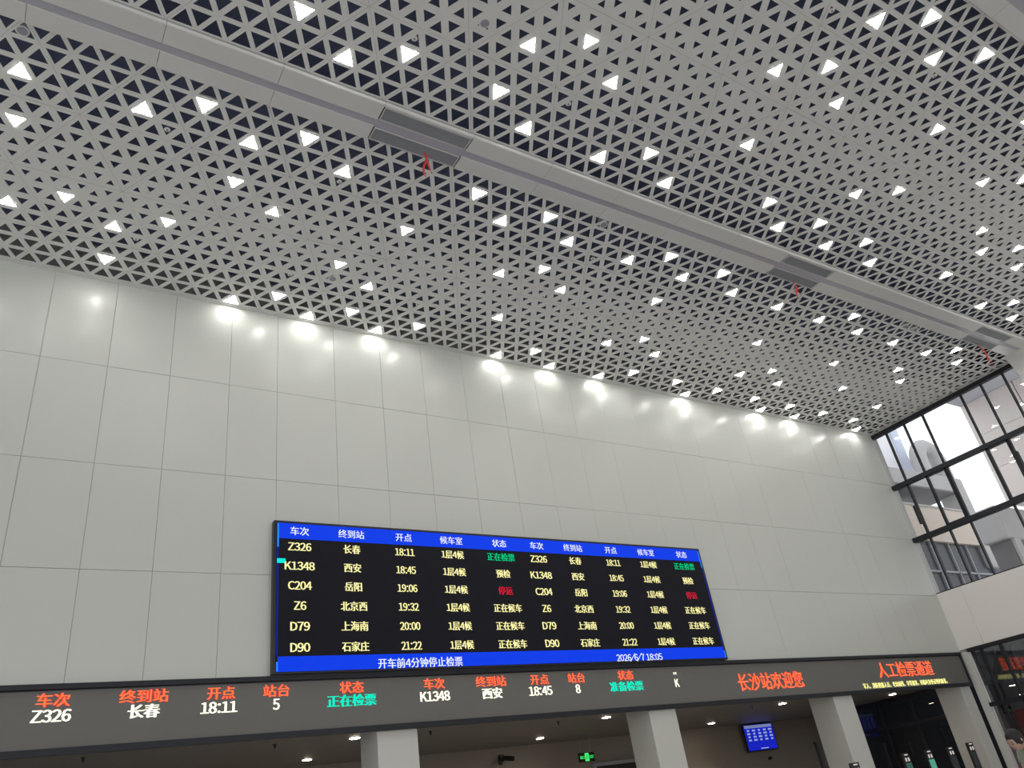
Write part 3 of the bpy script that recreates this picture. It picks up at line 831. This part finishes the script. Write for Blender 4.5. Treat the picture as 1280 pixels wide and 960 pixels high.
# ================================================================== OUTSIDE
# beige tower right, with blue-grey overhang
tb = empty('beige_tower', (28, 11.7, 0)); tag(tb, 'beige clad building with grey overhang beyond the upper right windows', 'building')
for j in range(3):
    for i in range(5):
        MB().box(0, 0.3, -1.9 * (i + 1) + 0.02, -1.9 * i - 0.02, 8.7 + 1.25 * j, 9.94 + 1.25 * j).build('cladding_panel', M_clad, tb)
MB().box(0.1, 8, -12, -0.03, 8.7, 12.44).build('core', M_clad, tb)
MB().box(-4.2, 8, -12, 0, 12.45, 13.3).build('overhang', M_soff2, tb)
# concrete building across
cb = empty('concrete_building', (30, 16, 0)); tag(cb, 'grey concrete building with beams and tan cladding seen through the windows', 'building')
MB().box(-6, 4.4, 0, 0.6, 11.58, 12.26).build('parapet_beam', M_conc, cb)
MB().box(-6, 1.9, 1.2, 1.6, 10.5, 11.6).build('recess_wall', mat('recess_paint', (0.09, 0.11, 0.14), 0.7), cb)
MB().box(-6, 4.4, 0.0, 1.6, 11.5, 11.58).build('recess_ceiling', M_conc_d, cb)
bevel(MB().box(4.2, 5.0, -0.1, 0.8, 8.2, 12.25).build('pier', M_conc, cb), 0.12)
for i in range(5):
    MB().box(-6 + 2.08 * i, -6 + 2.08 * i + 2.05, -0.02, 0.5, 9.15, 10.62).build('cladding_panel', M_clad2, cb)
MB().box(-6, 4.4, -0.05, 0.5, 10.62, 10.70).build('coping', M_conc, cb)
MB().box(-6, 8, 0.12, 1.6, 0, 9.15).build('glazed_storey', M_dglass, cb)
for i in range(9): MB().box(-6 + i * 1.3, -5.94 + i * 1.3, 0.04, 0.12, 4, 9.15).build('glazing_bar', M_fr2, cb)
for z in (7.9, 6.4): MB().box(-6, 6, 0.04, 0.12, z, z + 0.07).build('glazing_bar', M_fr2, cb)
# arched duct and pale column on top
ar = MB(); n = 14
for i in range(n + 1):
    t = math.pi * (i / n - 0.5)
    Ra, ra = 0.80, 0.36
    c = Vector((34.75 + Ra * math.sin(t), 16.8, 13.35 + Ra * math.cos(t))); d = Vector((math.sin(t), 0, math.cos(t)))
    k = len(ar.v)
    for j in range(12):
        a = 2 * math.pi * j / 12
        ar.v.append(tuple(c + d * (ra * math.cos(a)) + Vector((0, 1, 0)) * (ra * math.sin(a))))
    if i:
        for j in range(12): ar.f.append((k - 12 + j, k - 12 + (j + 1) % 12, k + (j + 1) % 12, k + j))
o = ar.build('roof_duct', M_conc, None, smooth=True); tag(o, 'curved grey duct on the roof of the concrete building', 'duct')
MB().cyl((33.95, 16.8, 12.2), (33.95, 16.8, 13.35), 0.36, None, 12).build('duct_leg', M_conc, o)
MB().cyl((35.55, 16.8, 12.2), (35.55, 16.8, 13.35), 0.36, None, 12).build('duct_leg', M_conc, o)
M_pale = mat('pale_render', (0.80, 0.80, 0.82), 0.7)
o = MB().box(25, 34.1, 17.7, 18.5, 12.0, 22).build('pale_tower', M_pale, None); MB().box(25, 31, 17.7, 18.5, -0.02, 12.0).build('lower_storeys', M_pale, o); tag(o, 'pale grey tower rising beyond the leftmost window panes', 'building')
MB().box(34.1, 34.75, 17.6, 18.3, 12.0, 22).build('corner_strip', mat('pale_blue_strip', (0.55, 0.60, 0.72), 0.6), o)
# lower concrete volume
lv = empty('concrete_stair_block', (27, 11.68, 0)); tag(lv, 'grey concrete block with lit side beyond the lowest window row', 'building')
bevel(MB().box(0, 5, 0, 0.85, 7.5, 8.62).build('upper_block', M_conc, lv), 0.08)
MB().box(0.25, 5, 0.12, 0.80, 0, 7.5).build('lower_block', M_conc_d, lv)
MB().box(0.3, 0.7, 0.0, 0.11, 0, 7.5).build('corner_post', M_conc, lv)
tag(MB().box(XW + 0.35, 60, -30, 40, -0.3, -0.02).build('pavement', mat('pale_paving', (0.75, 0.74, 0.72), 0.7, noise=0.08, nscale=0.6)), 'grey paved ground outside the glass wall', 'ground', kind='structure')
